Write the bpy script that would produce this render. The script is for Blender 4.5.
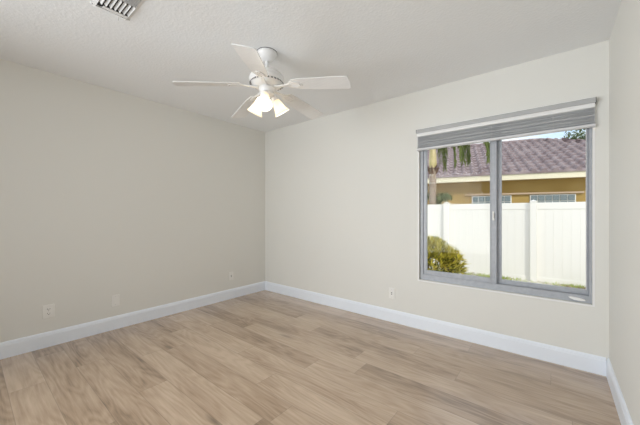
import bpy, math, random
from math import sin, cos, pi, radians as R
from mathutils import Vector, Matrix

for o in list(bpy.data.objects):
    bpy.data.objects.remove(o)
scene = bpy.context.scene
COL = scene.collection

# ------------------------------------------------------------------ camera
cam_d = bpy.data.cameras.new('camera')
cam_d.sensor_width = 36.0
cam_d.lens = 36.0 * 290.0 / 640.0
cam_d.shift_y = 0.8 / 640.0
cam_d.clip_start = 0.02
cam = bpy.data.objects.new('camera', cam_d)
COL.objects.link(cam)
cam.location = (3.50, -2.955, 1.183)
cam.rotation_euler = (R(90), 0, R(39.116))
scene.camera = cam

# ------------------------------------------------------------------ exposure
vs = scene.view_settings
vs.view_transform = 'Standard'
vs.look = 'None'
vs.exposure = 0.0
vs.gamma = 1.0
vs.use_curve_mapping = False
scene.cycles.use_denoising = True
scene.cycles.max_bounces = 12
scene.cycles.diffuse_bounces = 8
scene.cycles.transparent_max_bounces = 16
scene.cycles.sample_clamp_indirect = 6.0

# ------------------------------------------------------------------ world: blue sky with white clouds
world = bpy.data.worlds.new('sky')
scene.world = world
world.use_nodes = True
wn = world.node_tree
for n in list(wn.nodes):
    wn.nodes.remove(n)
w_out = wn.nodes.new('ShaderNodeOutputWorld')
w_bg = wn.nodes.new('ShaderNodeBackground')
w_tc = wn.nodes.new('ShaderNodeTexCoord')
w_map = wn.nodes.new('ShaderNodeMapping')
w_map.inputs['Scale'].default_value = (2.2, 2.2, 6.0)
w_map.inputs['Location'].default_value = (0.35, 0.1, 0.55)
w_no = wn.nodes.new('ShaderNodeTexNoise')
w_no.inputs['Scale'].default_value = 1.6
w_no.inputs['Detail'].default_value = 6.0
w_no.inputs['Roughness'].default_value = 0.55
w_cr = wn.nodes.new('ShaderNodeValToRGB')
w_cr.color_ramp.elements[0].position = 0.30
w_cr.color_ramp.elements[0].color = (0, 0, 0, 1)
w_cr.color_ramp.elements[1].position = 0.55
w_cr.color_ramp.elements[1].color = (1, 1, 1, 1)
w_sep = wn.nodes.new('ShaderNodeSeparateXYZ')
w_gr = wn.nodes.new('ShaderNodeValToRGB')
w_gr.color_ramp.elements[0].position = 0.0
w_gr.color_ramp.elements[0].color = (0.50, 0.76, 0.98, 1)
w_gr.color_ramp.elements[1].position = 0.8
w_gr.color_ramp.elements[1].color = (0.20, 0.42, 0.80, 1)
w_mix = wn.nodes.new('ShaderNodeMix')
w_mix.data_type = 'RGBA'
w_mix.inputs[7].default_value = (1.0, 1.0, 1.0, 1)
L = wn.links.new
L(w_tc.outputs['Generated'], w_map.inputs[0])
L(w_map.outputs[0], w_no.inputs['Vector'])
L(w_no.outputs['Fac'], w_cr.inputs[0])
L(w_tc.outputs['Generated'], w_sep.inputs[0])
L(w_sep.outputs['Z'], w_gr.inputs[0])
L(w_cr.outputs[0], w_mix.inputs[0])
L(w_gr.outputs[0], w_mix.inputs[6])
L(w_mix.outputs[2], w_bg.inputs[0])
w_bg.inputs[1].default_value = 1.3
L(w_bg.outputs[0], w_out.inputs[0])

# ------------------------------------------------------------------ sun (high, behind this house and to its right)
sun_d = bpy.data.lights.new('sun', 'SUN')
sun_d.energy = 2.1
sun_d.angle = R(0.6)
sun_d.color = (1.0, 0.96, 0.88)
sun = bpy.data.objects.new('sun', sun_d)
COL.objects.link(sun)
sun_dir = Vector((-0.90, 0.62, -0.75)).normalized()
sun.rotation_euler = sun_dir.to_track_quat('-Z', 'Y').to_euler()
sun.location = (8, -6, 9)

# ------------------------------------------------------------------ large area light: unseen fill added behind the camera to brighten the room
def area(name, loc, rot, sx, sy, power, color, spread=pi):
    d = bpy.data.lights.new(name, 'AREA')
    d.shape = 'RECTANGLE'
    d.size, d.size_y = sx, sy
    d.energy = power
    d.color = color
    d.spread = spread
    o = bpy.data.objects.new(name, d)
    COL.objects.link(o)
    o.location, o.rotation_euler = loc, rot
    return o

FILL_POWER = 61.0
LAMP_POWER = 3.3
area('fill_light', (1.6, -4.75, 1.2), (R(93), 0, R(-24)), 2.4, 2.0, FILL_POWER, (0.94, 0.985, 1.02), R(118))
pd = bpy.data.lights.new('window_portal', 'AREA')
pd.shape = 'RECTANGLE'
pd.size, pd.size_y = 1.3, 1.52
pd.cycles.is_portal = True
po = bpy.data.objects.new('window_portal', pd)
COL.objects.link(po)
po.location, po.rotation_euler = (3.06, 0.16, 1.27), (R(-90), 0, 0)

# ------------------------------------------------------------------ helpers
class MB:
    """collects shapes and links them as one mesh object"""
    def __init__(s):
        s.v, s.f, s.m, s.sm = [], [], [], []
        s.T = Matrix.Identity(4)

    def add(s, vs_, fs_, mi=0, smooth=False):
        b = len(s.v)
        s.v += [tuple(s.T @ Vector(p)) for p in vs_]
        for f in fs_:
            s.f.append([b + i for i in f])
            s.m.append(mi)
            s.sm.append(smooth)

    def box(s, x0, x1, y0, y1, z0, z1, mi=0):
        s.add([(x0, y0, z0), (x1, y0, z0), (x1, y1, z0), (x0, y1, z0),
               (x0, y0, z1), (x1, y0, z1), (x1, y1, z1), (x0, y1, z1)],
              [(0, 3, 2, 1), (4, 5, 6, 7), (0, 1, 5, 4), (1, 2, 6, 5), (2, 3, 7, 6), (3, 0, 4, 7)], mi)

    def prism(s, pts, axis, a0, a1, mi=0, smooth=False):
        """2D outline extruded along axis 'x' (pts y,z), 'y' (pts x,z) or 'z' (pts x,y)"""
        n = len(pts)
        def P(p, a):
            return {'x': (a, p[0], p[1]), 'y': (p[0], a, p[1]), 'z': (p[0], p[1], a)}[axis]
        vs_ = [P(p, a0) for p in pts] + [P(p, a1) for p in pts]
        s.add(vs_, [(i, (i + 1) % n, n + (i + 1) % n, n + i) for i in range(n)], mi, smooth)
        s.add(vs_, [tuple(range(n))[::-1], tuple(range(n, 2 * n))], mi)

    def lathe(s, prof, seg=32, mi=0, cap0=False, cap1=False):
        n = len(prof)
        vs_ = []
        for k in range(seg):
            a = 2 * pi * k / seg
            for r, z in prof:
                vs_.append((r * cos(a), r * sin(a), z))
        fs_ = []
        for k in range(seg):
            k2 = (k + 1) % seg
            for i in range(n - 1):
                fs_.append((k * n + i, k2 * n + i, k2 * n + i + 1, k * n + i + 1))
        s.add(vs_, fs_, mi, True)
        if cap0:
            s.add([vs_[k * n] for k in range(seg)], [tuple(range(seg))[::-1]], mi)
        if cap1:
            s.add([vs_[k * n + n - 1] for k in range(seg)], [tuple(range(seg))], mi)

    def tube(s, pts, r, seg=8, mi=0):
        pts = [Vector(p) for p in pts]
        n = len(pts)
        rr = r if isinstance(r, (list, tuple)) else [r] * n
        vs_ = []
        for i, p in enumerate(pts):
            d = (pts[min(i + 1, n - 1)] - pts[max(i - 1, 0)]).normalized()
            u = d.orthogonal().normalized() if i == 0 else (u - d * u.dot(d)).normalized()
            w = d.cross(u)
            for k in range(seg):
                a = 2 * pi * k / seg
                vs_.append(p + (u * cos(a) + w * sin(a)) * rr[i])
        fs_ = [(i * seg + k, i * seg + (k + 1) % seg, (i + 1) * seg + (k + 1) % seg, (i + 1) * seg + k)
               for i in range(n - 1) for k in range(seg)]
        s.add(vs_, fs_, mi, True)
        s.add(vs_[:seg], [tuple(range(seg))[::-1]], mi)
        s.add(vs_[-seg:], [tuple(range(seg))], mi)

    def build(s, name, mats, parent=None, bevel=0.0):
        me = bpy.data.meshes.new(name)
        me.from_pydata(s.v, [], s.f)
        for m in (mats if isinstance(mats, (list, tuple)) else [mats]):
            me.materials.append(m)
        me.polygons.foreach_set('material_index', s.m)
        me.polygons.foreach_set('use_smooth', s.sm)
        me.update()
        o = bpy.data.objects.new(name, me)
        COL.objects.link(o)
        if parent:
            o.parent = parent
        if bevel:
            b = o.modifiers.new('bevel', 'BEVEL')
            b.width, b.segments, b.limit_method = bevel, 2, 'ANGLE'
        return o

def thing(name, loc, label, cat, rz=0.0, group=None):
    o = bpy.data.objects.new(name, None)
    o.empty_display_size = 0.1
    COL.objects.link(o)
    o.location, o.rotation_euler = loc, (0, 0, rz)
    return tag(o, label, cat, group)

def tag(o, label, cat=None, group=None, kind=None):
    o['label'] = label
    if cat:
        o['category'] = cat
    if group:
        o['group'] = group
    if kind:
        o['kind'] = kind
    return o

def struct(o, label=None):
    o['kind'] = 'structure'
    if label:
        o['label'] = label
        o['category'] = o.name.split('_')[0]
    return o

def copy_thing(root, loc, rot=None):
    c = root.copy()
    COL.objects.link(c)
    c.location = loc
    if rot is not None:
        c.rotation_euler = rot
    for ch in root.children:
        d = ch.copy()
        COL.objects.link(d)
        d.parent = c
        for g in ch.children:
            e = g.copy()
            COL.objects.link(e)
            e.parent = d
    return c

# ------------------------------------------------------------------ materials
def mat(name, col, rough=0.5, spec=0.5, metal=0.0):
    m = bpy.data.materials.new(name)
    m.use_nodes = True
    b = m.node_tree.nodes['Principled BSDF']
    b.inputs['Base Color'].default_value = (*col, 1)
    b.inputs['Roughness'].default_value = rough
    b.inputs['Specular IOR Level'].default_value = spec
    b.inputs['Metallic'].default_value = metal
    return m

def nodes(m):
    return m.node_tree.nodes, m.node_tree.links.new, m.node_tree.nodes['Principled BSDF']

def add_bump(m, scale, strength, dist=0.002, detail=4.0, ramp=None):
    N, K, b = nodes(m)
    g = N.new('ShaderNodeNewGeometry')
    t = N.new('ShaderNodeTexNoise')
    t.inputs['Scale'].default_value = scale
    t.inputs['Detail'].default_value = detail
    bp = N.new('ShaderNodeBump')
    bp.inputs['Strength'].default_value = strength
    bp.inputs['Distance'].default_value = dist
    K(g.outputs['Position'], t.inputs['Vector'])
    h = t.outputs['Fac']
    if ramp:
        r = N.new('ShaderNodeValToRGB')
        r.color_ramp.elements[0].position, r.color_ramp.elements[1].position = ramp
        K(h, r.inputs[0])
        h = r.outputs[0]
    K(h, bp.inputs['Height'])
    K(bp.outputs[0], b.inputs['Normal'])
    return m

def add_var(m, c0, c1, scale=4.0, detail=4.0, lo=0.35, hi=0.65, coords='Object', stretch=None):
    N, K, b = nodes(m)
    tc = N.new('ShaderNodeTexCoord')
    t = N.new('ShaderNodeTexNoise')
    t.inputs['Scale'].default_value = scale
    t.inputs['Detail'].default_value = detail
    src = tc.outputs[coords]
    if stretch:
        mp = N.new('ShaderNodeMapping')
        mp.inputs['Scale'].default_value = stretch
        K(src, mp.inputs[0])
        src = mp.outputs[0]
    K(src, t.inputs['Vector'])
    r = N.new('ShaderNodeValToRGB')
    r.color_ramp.elements[0].position, r.color_ramp.elements[1].position = lo, hi
    r.color_ramp.elements[0].color = (*c0, 1)
    r.color_ramp.elements[1].color = (*c1, 1)
    K(t.outputs['Fac'], r.inputs[0])
    K(r.outputs[0], b.inputs['Base Color'])
    return m

M = {}
M['wall'] = add_bump(mat('wall_paint', (0.77, 0.766, 0.732), 0.75, 0.25), 90, 0.10, 0.001)
M['ceiling'] = add_bump(mat('ceiling_texture', (0.85, 0.865, 0.88), 0.9, 0.1), 55, 0.22, 0.003, 3.0, (0.42, 0.62))
M['trim'] = mat('trim_paint', (0.85, 0.90, 0.98), 0.35, 0.45)
M['frame'] = add_var(mat('window_aluminium', (0.7, 0.72, 0.75), 0.4, 0.5), (0.40, 0.42, 0.46), (0.45, 0.47, 0.51), 30)
M['edge'] = mat('window_edge_paint', (0.86, 0.86, 0.86), 0.4)
M['white_plastic'] = mat('white_plastic', (0.82, 0.81, 0.78), 0.35)
M['plate'] = mat('plate_plastic', (0.84, 0.835, 0.81), 0.35)
M['slot'] = mat('slot_dark', (0.05, 0.05, 0.05), 0.6)
M['steel'] = mat('steel', (0.6, 0.6, 0.6), 0.35, 0.5, 1.0)
M['fan'] = mat('fan_white', (0.82, 0.82, 0.82), 0.3, 0.4)
M['blade'] = add_var(mat('fan_blade_white', (0.8, 0.8, 0.8), 0.38, 0.4), (0.78, 0.78, 0.78), (0.82, 0.82, 0.82), 3, stretch=(2, 30, 30))
M['vent'] = mat('vent_metal', (0.78, 0.78, 0.78), 0.4)
M['duct'] = mat('vent_duct_dark', (0.03, 0.03, 0.03), 0.8)
M['valance'] = mat('blind_valance', (0.46, 0.465, 0.47), 0.45)
M['cord'] = mat('blind_cord', (0.8, 0.8, 0.78), 0.8)

def translucent_mat(name, col, tcol, fac, emis=None, estr=0.0):
    m = mat(name, col, 0.4)
    N, K, b = nodes(m)
    t = N.new('ShaderNodeBsdfTranslucent')
    t.inputs[0].default_value = (*tcol, 1)
    mx = N.new('ShaderNodeMixShader')
    mx.inputs[0].default_value = fac
    K(b.outputs[0], mx.inputs[1])
    K(t.outputs[0], mx.inputs[2])
    K(mx.outputs[0], N['Material Output'].inputs[0])
    if emis:
        b.inputs['Emission Color'].default_value = (*emis, 1)
        b.inputs['Emission Strength'].default_value = estr
    return m

M['slat'] = translucent_mat('blind_slat', (0.72, 0.73, 0.75), (0.7, 0.7, 0.72), 0.06)
M['shade'] = translucent_mat('frosted_shade_glass', (0.86, 0.82, 0.74), (0.90, 0.84, 0.73), 0.55, (1.0, 0.90, 0.74), 0.18)
M['bulb'] = mat('bulb_glow', (1, 0.95, 0.85), 0.4)
M['bulb'].node_tree.nodes['Principled BSDF'].inputs['Emission Color'].default_value = (1.0, 0.86, 0.62, 1)
M['bulb'].node_tree.nodes['Principled BSDF'].inputs['Emission Strength'].default_value = 4.0

def glass_mat():
    m = bpy.data.materials.new('window_glass')
    m.use_nodes = True
    N, K = m.node_tree.nodes, m.node_tree.links.new
    N.remove(N['Principled BSDF'])
    t = N.new('ShaderNodeBsdfTransparent')
    t.inputs[0].default_value = (0.97, 0.98, 0.975, 1)
    g = N.new('ShaderNodeBsdfGlossy')
    g.inputs['Roughness'].default_value = 0.02
    fr = N.new('ShaderNodeFresnel')
    fr.inputs[0].default_value = 1.15
    mx = N.new('ShaderNodeMixShader')
    K(fr.outputs[0], mx.inputs[0])
    K(t.outputs[0], mx.inputs[1])
    K(g.outputs[0], mx.inputs[2])
    K(mx.outputs[0], N['Material Output'].inputs[0])
    return m
M['glass'] = glass_mat()

def floor_mat():
    m = mat('oak_planks', (0.5, 0.38, 0.27), 0.36, 0.5)
    N, K, b = nodes(m)
    def math_(op, a, bb=None, c=None):
        n = N.new('ShaderNodeMath')
        n.operation = op
        for i, x in enumerate((a, bb, c)):
            if x is None:
                continue
            if isinstance(x, (int, float)):
                n.inputs[i].default_value = x
            else:
                K(x, n.inputs[i])
        return n.outputs[0]
    g = N.new('ShaderNodeNewGeometry')
    sp = N.new('ShaderNodeSeparateXYZ')
    K(g.outputs['Position'], sp.inputs[0])
    X, Y = sp.outputs['X'], sp.outputs['Y']
    W, LEN = 0.182, 1.35
    ry = math_('DIVIDE', math_('ADD', Y, 10.05), W)
    row = math_('FLOOR', ry)
    fy = math_('FRACT', ry)
    wn1 = N.new('ShaderNodeTexWhiteNoise')
    wn1.noise_dimensions = '1D'
    K(row, wn1.inputs['W'])
    rx = math_('ADD', math_('DIVIDE', math_('ADD', X, 10.0), LEN), math_('MULTIPLY', wn1.outputs['Value'], 7.3))
    colm = math_('FLOOR', rx)
    fx = math_('FRACT', rx)
    cb = N.new('ShaderNodeCombineXYZ')
    K(row, cb.inputs[0])
    K(colm, cb.inputs[1])
    wn2 = N.new('ShaderNodeTexWhiteNoise')
    wn2.noise_dimensions = '2D'
    K(cb.outputs[0], wn2.inputs['Vector'])
    rnd = wn2.outputs['Value']
    # grain coordinates: stretched along the plank, shifted per plank
    gc = N.new('ShaderNodeCombineXYZ')
    K(math_('ADD', X, math_('MULTIPLY', rnd, 37.0)), gc.inputs[0])
    K(math_('ADD', Y, math_('MULTIPLY', rnd, 11.0)), gc.inputs[1])
    K(math_('MULTIPLY', rnd, 23.0), gc.inputs[2])
    def stretched(sx, sy):
        mp = N.new('ShaderNodeMapping')
        mp.inputs['Scale'].default_value = (sx, sy, 1)
        K(gc.outputs[0], mp.inputs[0])
        return mp.outputs[0]
    def noise(vec, sc, det, rough=0.5, dist=0.0):
        t = N.new('ShaderNodeTexNoise')
        t.inputs['Scale'].default_value = sc
        t.inputs['Detail'].default_value = det
        t.inputs['Roughness'].default_value = rough
        t.inputs['Distortion'].default_value = dist
        K(vec, t.inputs['Vector'])
        return t.outputs['Fac']
    broad = noise(stretched(0.9, 5.0), 1.6, 3, 0.5, 0.6)
    fine = noise(stretched(2.5, 45.0), 1.6, 5, 0.65)
    ring_in = math_('ADD', math_('MULTIPLY', noise(stretched(0.55, 3.2), 1.5, 2, 0.4), 17.0), 0.0)
    rings = math_('ABSOLUTE', math_('SUBTRACT', math_('FRACT', ring_in), 0.5))
    tone = math_('ADD', math_('ADD', math_('MULTIPLY', rnd, 0.30), 0.01), math_('MULTIPLY', broad, 0.78))
    tone = math_('ADD', tone, math_('MULTIPLY', math_('SUBTRACT', fine, 0.5), 0.62))
    tone = math_('ADD', tone, math_('MULTIPLY', math_('SUBTRACT', rings, 0.25), 0.30))
    cr = N.new('ShaderNodeValToRGB')
    e = cr.color_ramp.elements
    e[0].position, e[0].color = 0.12, (0.13, 0.08, 0.045, 1)
    e[1].position, e[1].color = 0.85, (0.62, 0.475, 0.35, 1)
    mid = e.new(0.45)
    mid.color = (0.42, 0.295, 0.195, 1)
    b.inputs['Coat Weight'].default_value = 1.0
    b.inputs['Coat Roughness'].default_value = 0.24
    b.inputs['Coat IOR'].default_value = 1.5
    K(tone, cr.inputs[0])
    # knots
    vo = N.new('ShaderNodeTexVoronoi')
    vo.inputs['Scale'].default_value = 1.0
    K(stretched(1.1, 4.6), vo.inputs['Vector'])
    kn = N.new('ShaderNodeMapRange')
    kn.inputs['From Min'].default_value, kn.inputs['From Max'].default_value = 0.02, 0.12
    kn.inputs['To Min'].default_value, kn.inputs['To Max'].default_value = 0.45, 1.0
    K(vo.outputs['Distance'], kn.inputs['Value'])
    # joints
    ey = math_('MINIMUM', fy, math_('SUBTRACT', 1.0, fy))
    ex = math_('MINIMUM', fx, math_('SUBTRACT', 1.0, fx))
    gap = math_('MINIMUM', math_('MULTIPLY', ey, W / 0.0022), math_('MULTIPLY', ex, LEN / 0.0022))
    gapc = math_('MINIMUM', math_('ADD', math_('MULTIPLY', gap, 0.45), 0.55), 1.0)
    dk = math_('MULTIPLY', gapc, kn.outputs[0])
    mul = N.new('ShaderNodeMix')
    mul.data_type = 'RGBA'
    mul.blend_type = 'MULTIPLY'
    mul.inputs[0].default_value = 1.0
    K(cr.outputs[0], mul.inputs[6])
    cb2 = N.new('ShaderNodeCombineColor')
    for i in range(3):
        K(dk, cb2.inputs[i])
    K(cb2.outputs[0], mul.inputs[7])
    K(mul.outputs[2], b.inputs['Base Color'])
    bp = N.new('ShaderNodeBump')
    bp.inputs['Strength'].default_value = 0.12
    bp.inputs['Distance'].default_value = 0.002
    K(math_('ADD', fine, math_('MINIMUM', gap, 1.0)), bp.inputs['Height'])
    K(bp.outputs[0], b.inputs['Normal'])
    return m
M['floor'] = floor_mat()

# ================================================================== ROOM
RX, RY, RH = 3.80, -5.00, 2.44
OX0, OX1, OZ0, OZ1 = 2.41, 3.712, 0.502, 2.035      # window opening

m = MB(); m.box(-0.14, RX + 0.14, RY - 0.14, 0.0, -0.12, 0.0)
struct(m.build('floor', M['floor']), 'light oak plank floor of the empty room')
m = MB(); m.box(-0.14, RX + 0.14, RY - 0.14, 0.16, RH, RH + 0.15)
struct(m.build('ceiling', M['ceiling']), 'white textured ceiling')
m = MB(); m.box(-0.14, 0, RY - 0.14, 0.14, -0.12, RH)
struct(m.build('wall_left', M['wall']), 'long off-white wall with three outlet plates')
m = MB(); m.box(RX, RX + 0.14, RY - 0.14, 0.14, -0.12, RH)
struct(m.build('wall_right', M['wall']), 'off-white wall at the right edge beside the window')
m = MB(); m.box(0, RX, RY - 0.14, RY, -0.12, RH)
struct(m.build('wall_back', M['wall']), 'off-white wall behind the camera')
m = MB()
m.box(0, OX0, 0, 0.14, -0.12, RH)
m.box(OX1, RX, 0, 0.14, -0.12, RH)
m.box(OX0, OX1, 0, 0.14, -0.12, OZ0)
m.box(OX0, OX1, 0, 0.14, OZ1, RH)
struct(m.build('wall_front', M['wall']), 'off-white wall with the window')

bb = [(0, 0), (0.016, 0), (0.016, 0.104), (0.013, 0.110), (0.0125, 0.118), (0.008, 0.128), (0.004, 0.132), (0, 0.132)]
m = MB(); m.prism(bb, 'y', RY, -0.001)
struct(m.build('baseboard_left', M['trim']), 'white baseboard along the long left wall')
m = MB(); m.prism([(-p[0], p[1]) for p in bb], 'x', 0.0165, RX - 0.0165)
struct(m.build('baseboard_front', M['trim']), 'white baseboard under the window')
m = MB(); m.prism([(RX - p[0], p[1]) for p in bb], 'y', RY, -0.001)
struct(m.build('baseboard_right', M['trim']), 'white baseboard along the right wall')

# ------------------------------------------------------------------ window
m = MB()
t = 0.013
m.box(OX0 - t, OX0, -0.004, 0.0, OZ0 - t, OZ1 + t)
m.box(OX1, OX1 + t, -0.004, 0.0, OZ0 - t, OZ1 + t)
m.box(OX0, OX1, -0.010, 0.0, OZ0 - t, OZ0)
m.box(OX0, OX1, -0.004, 0.0, OZ1, OZ1 + t)
struct(m.build('trim_1', M['edge'], bevel=0.001), 'thin white edging around the window opening')

win = bpy.data.objects.new('window_1', None)
COL.objects.link(win)
win.location = (0, 0, 0)
struct(win, 'sliding window with grey white frame and two panes')

def ring(mb, x0, x1, y0, y1, z0, z1, l, r, b_, t_, mi=0):
    mb.box(x0, x0 + l, y0, y1, z0, z1, mi)
    mb.box(x1 - r, x1, y0, y1, z0, z1, mi)
    mb.box(x0 + l, x1 - r, y0, y1, z0, z0 + b_, mi)
    mb.box(x0 + l, x1 - r, y0, y1, z1 - t_, z1, mi)

m = MB()
ring(m, OX0, OX1, 0.028, 0.115, OZ0, OZ1, 0.030, 0.016, 0.050, 0.014)
m.box(OX0 + 0.030, OX1 - 0.016, 0.028, 0.034, OZ0 + 0.050, OZ0 + 0.056)
m.build('frame', M['frame'], win, 0.0015)
# sliding sash on the left (room side track)
m = MB()
ring(m, OX0 + 0.031, 3.092, 0.040, 0.068, OZ0 + 0.051, OZ1 - 0.015, 0.032, 0.046, 0.046, 0.016)
m.box(3.086, 3.092, 0.030, 0.040, OZ0 + 0.06, OZ1 - 0.02)
m.box(3.040, 3.047, 0.034, 0.040, OZ0 + 0.06, OZ1 - 0.02)
sash = m.build('sliding_sash', M['frame'], win, 0.0015)
m = MB(); m.box(OX0 + 0.058, 3.050, 0.052, 0.057, OZ0 + 0.09, OZ1 - 0.028)
m.build('pane', M['glass'], sash)
m = MB()
m.box(3.060, 3.074, 0.030, 0.0399, 1.12, 1.20)
m.box(3.062, 3.072, 0.018, 0.030, 1.145, 1.185)
m.build('latch', M['white_plastic'], sash, 0.001)
# fixed sash on the right
m = MB()
ring(m, 3.082, OX1 - 0.0165, 0.074, 0.100, OZ0 + 0.051, OZ1 - 0.015, 0.042, 0.012, 0.040, 0.016)
m.box(3.116, 3.124, 0.069, 0.074, OZ0 + 0.055, OZ1 - 0.02, 0)
fs = m.build('fixed_sash', M['frame'], win, 0.0015)
m = MB(); m.box(3.118, OX1 - 0.024, 0.085, 0.090, OZ0 + 0.085, OZ1 - 0.028)
m.build('pane', M['glass'], fs)
# thin white strip coloured as the lit right edge of the frame
m = MB()
ring(m, OX1 - 0.0330, OX1 - 0.0285, 0.068, 0.0739, OZ0 + 0.09, OZ1 - 0.03, 0.002, 0.002, 0.001, 0.001)
m.build('glazing_bead', M['edge'], win)
# small folded handle lying on the sill corner
m = MB()
m.prism([(3.575, 0.536), (3.590, 0.541), (3.640, 0.536), (3.672, 0.526), (3.675, 0.519), (3.655, 0.516), (3.610, 0.518), (3.585, 0.527)],
        'y', 0.006, 0.0279)
h = m.build('handle', M['edge'], win, 0.003)
h['label'] = 'small white folded handle at the lower right corner'

# ------------------------------------------------------------------ raised blind
bl = thing('window_blind', (3.064, -0.002, 1.82), 'grey horizontal blind pulled up tight at the top of the window', 'blind')
BW = 0.662
m = MB()
m.prism([(-0.054, 0.172), (-0.051, 0.206), (-0.046, 0.211), (-0.045, 0.172)], 'x', -BW, BW)
va = m.build('valance', M['valance'], bl)
M['return'] = mat('valance_return', (0.10, 0.10, 0.095), 0.6)
for s_ in (-1, 1):
    m = MB(); m.box(s_ * (BW + 0.002) - 0.002, s_ * (BW + 0.002) + 0.002, -0.053, 0.0, 0.174, 0.209)
    c = m.build('valance_return', M['return'], bl)
    c['label'] = 'dark end of the valance'
m = MB()
m.prism([(-0.0445, 0.139), (-0.0465, 0.142), (-0.0465, 0.153), (-0.0435, 0.1545), (-0.0435, 0.1565), (-0.0465, 0.158), (-0.0465, 0.170), (-0.0445, 0.172),
         (-0.0440, 0.207), (-0.002, 0.207), (-0.002, 0.139)], 'x', -BW + 0.004, BW - 0.004)
hr = m.build('headrail', M['edge'], bl)
hr['label'] = 'bright white headrail'
NS = 15
rnd = random.Random(4)
prof = []
for k in range(7):
    u = -1 + 2 * k / 6
    prof.append((u * 0.021, 0.0032 * (1 - u * u)))
prof = prof + [(p[0], p[1] - 0.0018) for p in prof[::-1]]
for k in range(NS):
    z = 0.028 + k * 0.0070 + (0.003 if k > 8 else 0.0) + rnd.uniform(-0.001, 0.001)
    tilt = R(-3 + rnd.uniform(-9, 9))
    m = MB()
    m.prism([(p[0] * cos(tilt) - p[1] * sin(tilt), p[0] * sin(tilt) + p[1] * cos(tilt)) for p in prof], 'x', -BW + 0.004, BW - 0.004)
    s_ = m.build('slat', M['slat'], bl)
    s_.location = (rnd.uniform(-0.002, 0.002), -0.024 + rnd.uniform(-0.003, 0.003), z)
m = MB()
m.prism([(-0.045, 0.004), (-0.045, 0.018), (-0.040, 0.021), (-0.006, 0.021), (-0.002, 0.018), (-0.002, 0.004), (-0.006, 0.0), (-0.040, 0.0)], 'x', -BW, BW)
m.build('bottom_rail', M['slat'], bl)
for x in (-0.42, 0.0, 0.42):
    m = MB()
    for y in (-0.0475, -0.0010):
        m.tube([(x, y, 0.004), (x, y, 0.139)], 0.0009, 6)
    m.build('ladder_cord', M['cord'], bl)

# ------------------------------------------------------------------ outlets
def outlet(name, label, loc, rz, kind):
    """plate lies in local xz, facing local -y"""
    o = thing(name, loc, label, 'outlet' if kind != 'blank' else 'wall plate', rz)
    m = MB(); m.box(-0.036, 0.036, -0.006, 0.0, -0.058, 0.058)
    m.build('plate', M['plate'], o, 0.003)
    if kind == 'duplex':
        for s in (-1, 1):
            m = MB()
            zc = s * 0.0195
            pts = []
            for k in range(20):
                a = 2 * pi * k / 20
                pts.append((0.0165 * cos(a), zc + max(-0.0125, min(0.0125, 0.0165 * sin(a)))))
            m.prism(pts, 'y', -0.0085, -0.006)
            rc = m.build('receptacle', M['plate'], o)
            m = MB()
            m.box(-0.0085, -0.0055, -0.0088, -0.0084, zc - 0.002, zc + 0.008)
            m.box(0.0055, 0.0085, -0.0088, -0.0084, zc - 0.001, zc + 0.007)
            m.box(-0.003, 0.003, -0.0088, -0.0084, zc - 0.0095, zc - 0.004)
            m.build('slot', M['slot'], rc)
        zs = (0.0,)
    elif kind == 'jack':
        m = MB()
        m.box(-0.011, 0.011, -0.0085, -0.006, -0.018, 0.018)
        m.build('jack', M['plate'], o, 0.001)
        m = MB()
        m.box(-0.006, 0.006, -0.0088, -0.0084, -0.013, -0.004)
        m.box(-0.006, 0.006, -0.0088, -0.0084, 0.004, 0.013)
        m.build('port', M['slot'], o)
        zs = (-0.042, 0.042)
    else:
        m = MB()
        m.box(-0.017, 0.017, -0.0075, -0.006, -0.033, 0.033)
        m.build('insert', M['plate'], o, 0.001)
        zs = (-0.042, 0.042)
    for z in zs:
        m = MB()
        m.prism([(0.003 * cos(2 * pi * k / 10), z + 0.003 * sin(2 * pi * k / 10)) for k in range(10)], 'y', -0.0072, -0.006)
        m.build('screw', M['steel'], o)
    return o

oa = outlet('wall_outlet', 'white duplex outlet on the left wall, closest to the camera', (0.0, -2.477, 0.312), R(90), 'duplex')
for ch in oa.children:
    ch.scale = (1.12, 1, 1)
outlet('wall_plate', 'plain blank plate on the left wall between the two outlets', (0.0, -1.972, 0.290), R(90), 'blank')
outlet('wall_outlet', 'small outlet on the left wall near the far room corner', (0.0, -0.61, 0.312), R(90), 'jack')
outlet('wall_outlet', 'small outlet plate low on the window wall, left of the window', (2.111, 0.0, 0.310), 0.0, 'jack')

# ------------------------------------------------------------------ ceiling air vent
VX0, VX1, VY0, VY1 = 1.335, 1.66, -2.475, -2.275
ve = thing('ceiling_vent', ((VX0 + VX1) / 2, (VY0 + VY1) / 2, RH), 'white louvered air vent in the ceiling at the top left', 'vent')
hw, hd = (VX1 - VX0) / 2, (VY1 - VY0) / 2
m = MB()
fl = 0.022
m.prism([(-hw, 0), (-hw + fl, -0.010), (-hw + fl, 0)], 'y', -hd, hd)
m.prism([(hw, 0), (hw - fl, -0.010), (hw - fl, 0)], 'y', -hd, hd)
m.prism([(-hd, 0), (-hd + fl, -0.010), (-hd + fl, 0)], 'x', -hw, hw)
m.prism([(hd, 0), (hd - fl, -0.010), (hd - fl, 0)], 'x', -hw, hw)
m.build('flange', M['vent'], ve)
m = MB(); m.box(-hw + fl, hw - fl, -hd + fl, hd - fl, -0.0015, -0.0005)
m.build('duct_opening', M['duct'], ve)
m = MB()
m.prism([(-hw + 0.024, -0.002), (-hw + 0.040, -0.016), (-hw + 0.066, -0.018), (-hw + 0.066, -0.014), (-hw + 0.044, -0.012), (-hw + 0.030, -0.002)], 'y', -hd + 0.05, hd - fl)
m.build('deflector', M['vent'], ve)
xs = (-hw + 0.070, 0.026)
nl = 7
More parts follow.
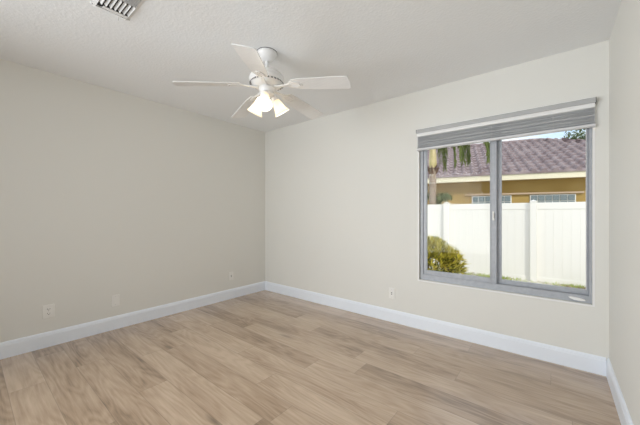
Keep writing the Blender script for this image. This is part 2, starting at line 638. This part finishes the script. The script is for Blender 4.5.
for k in range(nl):
    y = -hd + fl + 0.012 + k * (2 * hd - 2 * fl - 0.016) / (nl - 1)
    m = MB()
    m.prism([(y + 0.0055, -0.0165), (y + 0.0035, -0.0175), (y - 0.0065, -0.003), (y - 0.0045, -0.002)], 'x', xs[0], xs[1])
    m.build('louver', M['vent'], ve)
for k in range(8):
    x = 0.035 + k * 0.0135
    m = MB()
    m.prism([(x + 0.004, -0.0155), (x + 0.002, -0.0165), (x - 0.004, -0.003), (x - 0.002, -0.002)], 'y', -hd + fl, hd - fl)
    m.build('cross_louver', M['vent'], ve)
m = MB()
m.tube([(-hw + 0.012, 0.042, -0.004), (-hw + 0.006, 0.042, -0.020), (-hw + 0.004, 0.042, -0.030)], 0.003, 6)
m.build('lever', M['vent'], ve)

# ------------------------------------------------------------------ ceiling fan
FX, FY = 1.746, -1.456
CA = R(39.116)                      # azimuth of the camera's right axis
fan = thing('ceiling_fan', (FX, FY, RH), 'white five-blade ceiling fan with three lit frosted glass shades', 'fan')
def zz(z):
    return z - RH
m = MB()
m.lathe([(0.076, 0.0), (0.078, -0.010), (0.076, -0.020), (0.066, -0.040), (0.048, -0.058), (0.030, -0.068), (0.018, -0.070)], 36, 0, False, True)
m.build('canopy', M['fan'], fan)
m = MB()
m.lathe([(0.079, -0.0005), (0.0795, -0.0035), (0.078, -0.0045)], 36)
m.build('canopy_gap', M['slot'], fan)  # dark ring painted as the shade between canopy and ceiling
m = MB(); m.tube([(0, 0, -0.066), (0, 0, -0.138)], 0.0125, 16)
rod = m.build('downrod', M['fan'], fan)
m = MB(); m.lathe([(0.012, -0.116), (0.024, -0.120), (0.026, -0.130), (0.030, -0.140)], 20)
m.build('rod_collar', M['fan'], rod)
m = MB()
m.lathe([(0.014, -0.136), (0.045, -0.140), (0.075, -0.148), (0.100, -0.162), (0.120, -0.178), (0.128, -0.188), (0.130, -0.196),
         (0.126, -0.200), (0.134, -0.204), (0.136, -0.216), (0.132, -0.224), (0.114, -0.252), (0.102, -0.264), (0.080, -0.270), (0.04, -0.272)], 48, 0, True, True)
mo = m.build('motor_housing', M['fan'], fan)
m = MB()
for k in range(30):
    a = 2 * pi * k / 30
    m.T = Matrix.Rotation(a, 4, 'Z') @ Matrix.Translation((0.1235, 0, -0.238)) @ Matrix.Rotation(R(-36), 4, 'Y')
    m.box(-0.002, 0.0025, -0.0065, 0.0065, -0.0145, 0.0145)
m.T = Matrix.Identity(4)
m.build('vent_slot', mat('vent_slot_grey', (0.22, 0.22, 0.22), 0.6), mo)
m = MB()
m.lathe([(0.045, -0.270), (0.058, -0.274), (0.062, -0.280), (0.062, -0.296), (0.056, -0.304), (0.050, -0.312), (0.054, -0.318), (0.054, -0.330), (0.044, -0.344), (0.022, -0.352), (0.006, -0.354)], 36, 0, True, True)
m.build('switch_housing', M['fan'], fan)

BZ = zz(2.1865)
def blade_outline():
    pts = []
    r0, r1 = 0.205, 0.665
    for k in range(7):                       # root: rounded
        a = pi / 2 + pi * k / 6
        pts.append((r0 + 0.02 + 0.022 * cos(a), 0.052 * sin(a)))
    lower = [(0.30, -0.061), (0.45, -0.0665), (0.60, -0.070), (0.652, -0.071)]
    tip = [(0.660, -0.067), (0.664, -0.058), (r1 + 0.003, 0.0), (0.664, 0.058), (0.660, 0.067)]
    upper = [(0.652, 0.071), (0.60, 0.070), (0.45, 0.0665), (0.30, 0.061)]
    return pts + lower + tip + upper
def make_blade(ang):
    T = Matrix.Rotation(ang, 4, 'Z') @ Matrix.Translation((0, 0, BZ)) @ Matrix.Rotation(R(6.8), 4, 'Y') @ Matrix.Rotation(R(-11.5), 4, 'X')
    m = MB(); m.T = T
    m.prism(blade_outline(), 'z', 0.0, 0.006)
    b = m.build('blade', M['blade'], fan, 0.0015)
    # blade iron: arm from the motor, oval loop plate under the blade
    m = MB(); m.T = T
    N = 22
    outer = [(0.235 + 0.062 * cos(2 * pi * k / N), 0.036 * sin(2 * pi * k / N)) for k in range(N)]
    inner = [(0.238 + 0.040 * cos(2 * pi * k / N), 0.018 * sin(2 * pi * k / N)) for k in range(N)]
    vs_ = [(x, y, z) for z in (-0.0005, -0.006) for ring_ in (outer, inner) for x, y in ring_]
    fs_ = []
    for k in range(N):
        k2 = (k + 1) % N
        fs_ += [(k, k2, N + k2, N + k), (2 * N + k, 3 * N + k, 3 * N + k2, 2 * N + k2),
                (k, 2 * N + k, 2 * N + k2, k2), (N + k, N + k2, 3 * N + k2, 3 * N + k)]
    m.add(vs_, fs_)
    m.box(0.270, 0.300, -0.014, 0.014, -0.006, -0.0005)
    m.T = Matrix.Rotation(ang, 4, 'Z')
    m.prism([(0.070, -0.2705), (0.070, -0.280), (0.110, -0.284), (0.160, BZ - 0.0295), (0.192, BZ - 0.030), (0.192, BZ - 0.0235), (0.160, BZ - 0.021), (0.110, -0.274)], 'y', -0.013, 0.013)
    ir = m.build('blade_iron', M['fan'], b, 0.001)
    for x, y in ((0.285, 0.008), (0.285, -0.008)):
        m = MB(); m.T = T
        m.prism([(x + 0.004 * cos(2 * pi * k / 8), y + 0.004 * sin(2 * pi * k / 8)) for k in range(8)], 'z', -0.008, -0.006)
        m.build('screw', M['steel'], b)
for k in range(5):
    make_blade(CA + R(269 + 72 * k))

def make_lamp(ang):
    T = Matrix.Rotation(ang, 4, 'Z') @ Matrix.Translation((0.060, 0, -0.345)) @ Matrix.Rotation(R(-33), 4, 'Y')
    m = MB()
    m.T = Matrix.Rotation(ang, 4, 'Z')
    m.tube([(0.035, 0, -0.325), (0.052, 0, -0.322), (0.062, 0, -0.333), (0.066, 0, -0.345)], 0.008, 10)
    m.T = T
    m.lathe([(0.010, 0.012), (0.024, 0.008), (0.027, -0.002), (0.027, -0.020), (0.022, -0.022)], 24, 0, True, True)
    arm = m.build('lamp_holder', M['fan'], fan)
    m = MB(); m.T = T
    m.lathe([(0.0245, -0.010), (0.027, -0.020), (0.034, -0.040), (0.040, -0.065), (0.046, -0.090), (0.055, -0.112), (0.066, -0.128),
             (0.0645, -0.1285), (0.053, -0.113), (0.044, -0.091), (0.038, -0.065), (0.032, -0.041), (0.025, -0.021)], 32)
    m.build('lamp_shade', M['shade'], fan)
    m = MB(); m.T = T
    m.lathe([(0.010, -0.022), (0.012, -0.034), (0.022, -0.056), (0.025, -0.070), (0.020, -0.086), (0.010, -0.093), (0.001, -0.095)], 20)
    m.build('bulb', M['bulb'], arm)
    d = bpy.data.lights.new('lamp_light', 'POINT')
    d.energy = LAMP_POWER
    d.color = (1.0, 0.95, 0.87)
    d.shadow_soft_size = 0.012
    lo = bpy.data.objects.new('lamp_light', d)
    COL.objects.link(lo)
    lo.parent = fan
    lo.location = T @ Vector((0, 0, -0.112))
for a in (270, 30, 150):
    make_lamp(CA + R(a))

# ================================================================== OUTSIDE
GZ = -0.42
M['yard'] = add_var(mat('yard_soil', (0.6, 0.56, 0.48), 0.95, 0.1), (0.46, 0.42, 0.33), (0.70, 0.67, 0.60), 3.0, 6)
m = MB(); m.box(-14, 22, 0.14, 60, GZ - 0.3, GZ)
struct(m.build('yard_ground', M['yard']), 'pale sandy ground of the side yard')

def leaf_mat(name, c0, c1, scale=9.0):
    m = add_var(mat(name, c0, 0.5, 0.35), c0, c1, scale, 3)
    N, K, b = nodes(m)
    t_ = N.new('ShaderNodeBsdfTranslucent')
    t_.inputs[0].default_value = (*c1, 1)
    mx = N.new('ShaderNodeMixShader')
    mx.inputs[0].default_value = 0.25
    K(b.outputs[0], mx.inputs[1])
    K(t_.outputs[0], mx.inputs[2])
    K(mx.outputs[0], N['Material Output'].inputs[0])
    return m

# ------------------------------------------------------------------ white vinyl fence
M['vinyl'] = mat('white_vinyl', (0.84, 0.815, 0.77), 0.4, 0.4)
FNY = 5.60
fe = thing('vinyl_fence', (3.09, FNY, GZ), 'white vinyl privacy fence outside the window in front of the house', 'fence')
P_SP = 1.96
posts = [-3, -2, -1, 0, 1, 2]
for k in posts:
    x = k * P_SP
    m = MB(); m.box(x - 0.062, x + 0.062, -0.092, 0.052, 0, 1.875)
    p = m.build('post', M['vinyl'], fe, 0.004)
    m = MB()
    m.box(x - 0.071, x + 0.071, -0.101, 0.061, 1.8755, 1.893)
    b0 = [(x - 0.066, -0.096, 1.893), (x + 0.066, -0.096, 1.893), (x + 0.066, 0.056, 1.893), (x - 0.066, 0.056, 1.893), (x, -0.01, 1.925)]
    m.add(b0, [(0, 1, 4), (1, 2, 4), (2, 3, 4), (3, 0, 4)])
    m.build('post_cap', M['vinyl'], p)
for k in posts[:-1]:
    x0, x1 = k * P_SP + 0.063, (k + 1) * P_SP - 0.063
    m = MB()
    n = 12
    bw = (x1 - x0) / n
    for i in range(n):
        a, b_ = x0 + i * bw, x0 + (i + 1) * bw
        m.prism([(a, -0.010), (a + 0.003, -0.014), (b_ - 0.003, -0.014), (b_, -0.010), (b_, 0.010), (a, 0.010)], 'z', 0.10, 1.70)
    m.build('panel', M['vinyl'], fe)
    m = MB(); m.box(x0, x1, -0.025, 0.025, 1.70, 1.855)
    m.build('top_rail', M['vinyl'], fe, 0.004)
    m = MB(); m.box(x0, x1, -0.025, 0.025, 0.0, 0.10)
    m.build('bottom_rail', M['vinyl'], fe, 0.004)

# ------------------------------------------------------------------ neighbour's house
HA = R(14.0)
M['stucco'] = add_bump(add_var(mat('yellow_stucco', (0.66, 0.50, 0.25), 0.9, 0.1), (0.37, 0.25, 0.085), (0.43, 0.30, 0.11), 1.5), 60, 0.3, 0.004)
M['fascia'] = mat('cream_fascia', (0.80, 0.74, 0.56), 0.6)
M['tile'] = add_var(mat('roof_tile', (0.3, 0.2, 0.2), 0.55, 0.4), (0.21, 0.155, 0.16), (0.34, 0.275, 0.28), 2.5, 4)
M['soffit'] = mat('soffit_tan', (0.55, 0.45, 0.28), 0.8)
M['block'] = mat('glass_block', (0.17, 0.21, 0.22), 0.12, 0.6)
M['grout'] = mat('block_grout', (0.78, 0.77, 0.72), 0.7)
M['ledge'] = mat('window_ledge_stone', (0.50, 0.38, 0.27), 0.8)

ho = thing('house', (2.816, 9.249, GZ), 'yellow stucco house with mauve barrel-tile roof behind the fence', 'house', HA)
EZ = 2.93            # eave height above the ground, local
OV = 0.45            # overhang
RUN, SL = 5.0, 0.42
XL, XR = -9.0, 6.3
m = MB()
m.box(XL + OV, XR - OV, OV, OV + 0.2, 0, EZ - 0.12)
m.box(XL + OV, XL + OV + 0.2, OV + 0.2, 2 * RUN - OV, 0, EZ - 0.12)
m.box(XR - OV - 0.2, XR - OV, OV + 0.2, 2 * RUN - OV, 0, EZ - 0.12)
m.box(XL + OV, XR - OV, 2 * RUN - OV, 2 * RUN - OV + 0.2, 0, EZ - 0.12)
m.build('wall', M['stucco'], ho)
m = MB()
m.box(XL, XR, -0.02, 0.02, EZ - 0.16, EZ + 0.04)
m.box(XR - 0.02, XR + 0.02, 0.02, 2 * RUN, EZ - 0.16, EZ + 0.04)
m.build('fascia', M['fascia'], ho)
m = MB(); m.box(XL, XR, 0.021, 2 * RUN, EZ - 0.14, EZ - 0.11)
m.build('soffit', M['soffit'], ho)

def tiles(name, width_at, run, place):
    """barrel tile slope: u along the eave, v up the slope (plan distance); width_at(v) gives the u range"""
    m = MB()
    pitch, course = 0.30, 0.40
    nv = int(run / course)
    ua, ub = width_at(0)
    n_u = int((ub - ua) / (pitch / 8)) + 1
    for c_ in range(nv + 1):
        v0, v1 = c_ * course, min((c_ + 1) * course + 0.04, run)
        if v0 >= run:
            break
        lo, hi = width_at(v0)
        rows = []
        us = [ua + i * pitch / 8 for i in range(n_u)]
        us = [u for u in us if lo <= u <= hi]
        if len(us) < 2:
            continue
        vs_ = []
        for v, lift in ((v0, -0.012), (v0, 0.05), (v1, 0.002)):
            for u in us:
                ph = (u % pitch) / pitch
                hgt = 0.10 * max(0.0, sin(pi * ph / 0.62)) if ph < 0.62 else -0.012 * sin(pi * (ph - 0.62) / 0.38)
                vs_.append(place(u, v, max(hgt, -0.012) + lift if lift > 0 else lift))
        n = len(us)
        fs_ = [(r * n + i, r * n + i + 1, (r + 1) * n + i + 1, (r + 1) * n + i) for r in range(2) for i in range(n - 1)]
        m.add(vs_, fs_, 0, False)
    return m.build(name, M['tile'], ho)

tiles('roof_slope', lambda v: (XL + v, XR - v), RUN, lambda u, v, h: (u, v - 0.06, EZ + 0.04 + v * SL + h))
tiles('roof_slope', lambda v: (v, 2 * RUN - v), RUN, lambda u, v, h: (XR + 0.06 - v, u, EZ + 0.04 + v * SL + h))
m = MB()                                             # deck under the tiles and the far slopes
top = EZ + 0.02 + RUN * SL
V = [(XL, 0, EZ), (XR, 0, EZ), (XR, 2 * RUN, EZ), (XL, 2 * RUN, EZ), (XL + RUN, RUN, top), (XR - RUN, RUN, top)]
m.add(V, [(0, 1, 5, 4), (1, 2, 5), (2, 3, 4, 5), (3, 0, 4), (3, 2, 1, 0)])
m.build('roof_deck', M['tile'], ho)
m = MB()                                             # ridge and hip caps
def cap(a, b_):
    a, b_ = Vector(a), Vector(b_)
    n = int((b_ - a).length / 0.38)
    for i in range(n):
        p, q = a.lerp(b_, i / n), a.lerp(b_, (i + 1.08) / n)
        m.tube([p, q], [0.115, 0.095], 10)
cap((XL + RUN, RUN, top + 0.05), (XR - RUN, RUN, top + 0.05))
cap((XR, 0, EZ + 0.07), (XR - RUN, RUN, top + 0.05))
m.build('ridge_cap', M['tile'], ho)

def block_window(x0, ncol, nrow, ztop):
    s = 0.205
    m = MB(); m.box(x0 - 0.02, x0 + ncol * s + 0.02, OV - 0.03, OV - 0.001, ztop - nrow * s - 0.02, ztop + 0.02)
    w = m.build('window', M['grout'], ho)
    m = MB()
    for i in range(ncol):
        for j in range(nrow):
            m.box(x0 + i * s + 0.012, x0 + (i + 1) * s - 0.012, OV - 0.052, OV - 0.03, ztop - (j + 1) * s + 0.012, ztop - j * s - 0.012)
    m.build('glass_block_pane', M['block'], w, 0.004)
WINZ = 2.235
block_window(0.10, 6, 4, WINZ)
block_window(-1.72, 6, 4, WINZ)
m = MB(); m.box(-1.95, 1.55, OV - 0.09, OV - 0.001, WINZ + 0.04, WINZ + 0.10)
m.build('window_ledge', M['ledge'], ho, 0.005)

# ------------------------------------------------------------------ leaf helper
def leaf(mb, p, d, length, width, mi=0, up=None, fold=0.25):
    d = Vector(d).normalized()
    s = d.cross(Vector((0, 0, 1)) if up is None else up)
    if s.length < 1e-3:
        s = Vector((1, 0, 0))
    s.normalize()
    n = s.cross(d)
    p = Vector(p)
    mid = p + d * length * 0.45 - n * length * 0.04
    tip = p + d * length - n * length * 0.12
    a, b_ = mid + s * width / 2 + n * width * fold, mid - s * width / 2 + n * width * fold
    mb.add([p, a, tip, b_, mid], [(0, 4, 1), (1, 4, 2), (2, 4, 3), (3, 4, 0)], mi)

# ------------------------------------------------------------------ shrub under the window
rnd = random.Random(11)
M['bush_a'] = leaf_mat('bush_leaf_yellow', (0.50, 0.44, 0.05), (0.78, 0.66, 0.10), 14)
M['bush_b'] = leaf_mat('bush_leaf_green', (0.09, 0.11, 0.02), (0.28, 0.28, 0.05), 14)
M['bark'] = add_var(mat('shrub_bark', (0.2, 0.14, 0.09), 0.9), (0.14, 0.09, 0.06), (0.28, 0.21, 0.14), 20)
sh = thing('leafy_shrub', (1.73, 2.30, GZ), 'yellow-green leafy shrub just outside the lower left of the window', 'shrub')
m = MB()
for k in range(16):
    a, r = rnd.uniform(0, 2 * pi), rnd.uniform(0.1, 0.5)
    m.tube([(0.05 * cos(a), 0.05 * sin(a), 0), (r * 0.5 * cos(a), r * 0.5 * sin(a), 0.45), (r * cos(a), r * sin(a), rnd.uniform(0.7, 1.0))], [0.014, 0.010, 0.005], 6)
m.build('stem', M['bark'], sh)
m = MB()
for k in range(950):
    a = rnd.uniform(0, 2 * pi)
    el = rnd.uniform(-0.75, 1.45)
    rr = rnd.uniform(0.35, 1.0) ** 0.5
    c_ = Vector((0.56 * rr * cos(a) * cos(el), 0.56 * rr * sin(a) * cos(el), 0.60 + 0.50 * rr * sin(el)))
    out = Vector((cos(a) * cos(el), sin(a) * cos(el), sin(el) + 0.55)).normalized()
    for j in range(9):
        dv = (out + Vector((rnd.gauss(0, .5), rnd.gauss(0, .5), rnd.gauss(0, .45)))).normalized()
        leaf(m, c_, dv, rnd.uniform(0.08, 0.17), rnd.uniform(0.020, 0.034), 0 if rnd.random() < 0.62 else 1)
m.build('foliage', [M['bush_a'], M['bush_b']], sh)

# ------------------------------------------------------------------ palms behind the fence
M['frond'] = leaf_mat('palm_frond', (0.07, 0.11, 0.025), (0.21, 0.25, 0.07), 5)
M['frond_dry'] = leaf_mat('palm_frond_dry', (0.30, 0.25, 0.10), (0.46, 0.38, 0.18), 5)
M['trunk'] = add_var(mat('palm_trunk', (0.3, 0.22, 0.16), 0.9, 0.1), (0.16, 0.10, 0.07), (0.50, 0.42, 0.33), 7, stretch=(1, 1, 5))
M['shaft'] = add_var(mat('palm_crownshaft', (0.65, 0.5, 0.25), 0.5), (0.52, 0.44, 0.20), (0.80, 0.66, 0.40), 6, stretch=(1, 1, .4))
M['boot'] = add_var(mat('palm_boot', (0.12, 0.07, 0.05), 0.9), (0.07, 0.04, 0.03), (0.2, 0.13, 0.09), 12)

def frond(mb, base, az, reach, ztip, leaflen, nleaf, rnd, mi=0, rise=0.75):
    p0 = Vector(base)
    dr = Vector((cos(az), sin(az), 0))
    p1 = p0 + dr * reach * 0.55 + Vector((0, 0, rise))
    p2 = p0 + dr * reach * 1.05 + Vector((0, 0, rise * 0.45))
    p3 = Vector((p0.x + dr.x * reach, p0.y + dr.y * reach, ztip))
    n = 18
    pts = []
    for i in range(n + 1):
        t_ = i / n
        pts.append(p0 * (1 - t_) ** 3 + p1 * 3 * t_ * (1 - t_) ** 2 + p2 * 3 * t_ * t_ * (1 - t_) + p3 * t_ ** 3)
    mb.tube(pts, [0.016 * (1 - 0.85 * i / n) + 0.002 for i in range(n + 1)], 6, mi)
    side = Vector((-sin(az), cos(az), 0))
    for i in range(nleaf):
        f_ = 0.16 + 0.84 * i / nleaf
        k = min(int(f_ * n), n - 1)
        q = pts[k].lerp(pts[k + 1], f_ * n - k)
        tdir = (pts[k + 1] - pts[k]).normalized()
        ll = leaflen * (1 - 0.55 * abs(f_ - 0.45) * 1.6) * rnd.uniform(0.85, 1.1)
        for s in (-1, 1):
            dv = side * s * 0.7 + tdir * 0.5 + Vector((0, 0, -0.45 + rnd.uniform(-.25, .25))) + Vector((rnd.gauss(0, .12), rnd.gauss(0, .12), 0))
            leaf(mb, q, dv, ll, 0.032, mi)

rnd = random.Random(5)
pa = thing('palm_tree', (0.60, 6.04, GZ), 'tall palm with drooping fronds behind the fence, seen through the left pane', 'palm tree')
m = MB()
m.tube([(0, 0, 0), (0.01, 0, 0.8), (-0.01, 0.0, 1.6), (0, 0, 2.3), (0, 0, 2.98)], [0.17, 0.12, 0.105, 0.10, 0.10], 16)
m.build('trunk', M['trunk'], pa)
m = MB()
for k in range(9):
    a = 2 * pi * k / 9 + rnd.uniform(-.2, .2)
    z = 2.78 + 0.05 * (k % 3)
    m.tube([(0.07 * cos(a), 0.07 * sin(a), z), (0.13 * cos(a), 0.13 * sin(a), z + 0.10), (0.19 * cos(a), 0.19 * sin(a), z + 0.20)], [0.035, 0.028, 0.008], 6)
m.build('leaf_boot', M['boot'], pa)
m = MB(); m.tube([(0, 0, 2.97), (0, 0, 3.08), (0, 0, 3.35), (0, 0, 3.7), (0.0, 0, 3.95)], [0.085, 0.115, 0.105, 0.07, 0.04], 16)
m.build('crownshaft', M['shaft'], pa)
for azd, hh, zt in [(48, 0.40, 2.98), (22, 0.62, 3.05), (38, 1.08, 3.15), (58, 1.2, 3.2), (32, 1.62, 3.22), (12, 1.45, 3.1), (-20, 0.95, 3.1),
                    (-60, 1.1, 3.2), (95, 1.3, 3.3), (140, 1.2, 3.2), (185, 1.1, 3.2), (230, 0.9, 3.1), (275, 1.2, 3.3)]:
    m = MB()
    frond(m, (0, 0, 3.84), R(azd), hh, zt, 0.42, 70, rnd)
    m.build('frond', M['frond'], pa)

sp_ = thing('small_palm', (0.70, 6.36, GZ), 'short bushy palm rising just above the fence beside the tall trunk', 'palm tree')
m = MB(); m.tube([(0, 0, 0), (0.02, 0, 0.9), (0, 0, 1.75)], [0.07, 0.05, 0.04], 10)
m.build('stem', M['trunk'], sp_)
for k in range(11):
    m = MB()
    frond(m, (0, 0, 1.72), R(k * 33 + rnd.uniform(-8, 8)), rnd.uniform(0.2, 0.42), rnd.uniform(1.95, 2.35), 0.22, 26, rnd, 0, rnd.uniform(0.6, 0.95))
    m.build('frond', M['frond_dry'] if k % 4 == 0 else M['frond'], sp_)

# ------------------------------------------------------------------ trees beyond the roof
M['tree'] = leaf_mat('tree_leaf', (0.09, 0.13, 0.05), (0.20, 0.25, 0.11), 3)
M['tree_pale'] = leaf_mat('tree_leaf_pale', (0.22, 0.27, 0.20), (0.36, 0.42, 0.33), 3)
def tree(name, label, loc, trunk_h, blobs, leafmat, seed, n, size):
    rd = random.Random(seed)
    o = thing(name, loc, label, 'tree')
    m = MB()
    m.tube([(0, 0, 0), (0.1, 0, trunk_h * 0.5), (0, 0.05, trunk_h)], [0.28, 0.2, 0.12], 10)
    for bx, by, bz, br in blobs:
        m.tube([(0, 0.05, trunk_h * 0.8), (bx * 0.6, by * 0.6, (trunk_h + bz) / 2), (bx, by, bz)], [0.1, 0.06, 0.02], 6)
    m.build('trunk', M['bark'], o)
    m = MB()
    for bx, by, bz, br in blobs:
        for k in range(n):
            d = Vector((rd.gauss(0, 1), rd.gauss(0, 1), rd.gauss(0, 1))).normalized()
            p = Vector((bx, by, bz)) + d * br * rd.uniform(0.35, 1.0)
            leaf(m, p, d + Vector((rd.gauss(0, .6), rd.gauss(0, .6), rd.gauss(0, .6))), size * rd.uniform(.7, 1.2), size * 0.42)
    m.build('crown', leafmat, o)
tree('shade_tree', 'dark bushy tree rising above the right end of the tiled roof', (5.05, 24.5, GZ), 5.0,
     [(-0.9, 0, 6.3, 0.9), (0.1, 0, 7.3, 1.1), (1.2, 0, 7.3, 1.2), (-0.1, .5, 5.9, 1.1), (1.4, 0.3, 5.8, 1.2), (2.6, 0, 6.5, 1.4)], M['tree'], 3, 520, 0.26)
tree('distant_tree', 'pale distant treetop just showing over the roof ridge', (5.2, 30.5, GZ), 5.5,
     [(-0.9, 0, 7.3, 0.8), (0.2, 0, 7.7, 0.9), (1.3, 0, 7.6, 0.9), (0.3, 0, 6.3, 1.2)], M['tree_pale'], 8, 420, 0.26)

# ------------------------------------------------------------------ grass and litter at the fence foot
rnd = random.Random(21)
M['grass'] = leaf_mat('grass_blade', (0.24, 0.33, 0.06), (0.50, 0.56, 0.16), 4)
m = MB()
for k in range(5200):
    x = rnd.uniform(0.2, 4.6)
    y = FNY - 0.12 - abs(rnd.gauss(0, 0.32))
    dens = 0.5 + 0.5 * sin(x * 2.3 + 0.6) * cos(x * 0.9)
    if rnd.random() > dens * (1.0 if 2.0 < x < 4.0 else 0.35):
        continue
    leaf(m, (x, y, GZ), (rnd.gauss(0, .4), rnd.gauss(0, .4), 1), rnd.uniform(0.04, 0.10), 0.012)
tag(m.build('grass', M['grass']), 'thin green grass growing along the foot of the white fence', 'grass', kind='stuff')
M['litter'] = add_var(mat('dry_leaf', (0.3, 0.2, 0.12), 0.8), (0.16, 0.10, 0.06), (0.46, 0.34, 0.22), 12)
m = MB()
for cx_, cy_, sx, sy, n in ((3.95, 5.05, 0.32, 0.12, 300), (1.75, 5.3, 0.12, 0.10, 30), (2.55, 5.3, 0.12, 0.12, 14)):
    for k in range(n):
        a = rnd.uniform(0, 2 * pi)
        leaf(m, (cx_ + rnd.gauss(0, sx), min(cy_ + rnd.gauss(0, sy), FNY - 0.16), GZ + rnd.uniform(0.004, 0.06)), (cos(a), sin(a), rnd.uniform(-.1, .5)), rnd.uniform(0.04, 0.09), 0.03)
tag(m.build('leaf_litter', M['litter']), 'brown dry leaves scattered on the ground before the white fence', 'leaves', kind='stuff')
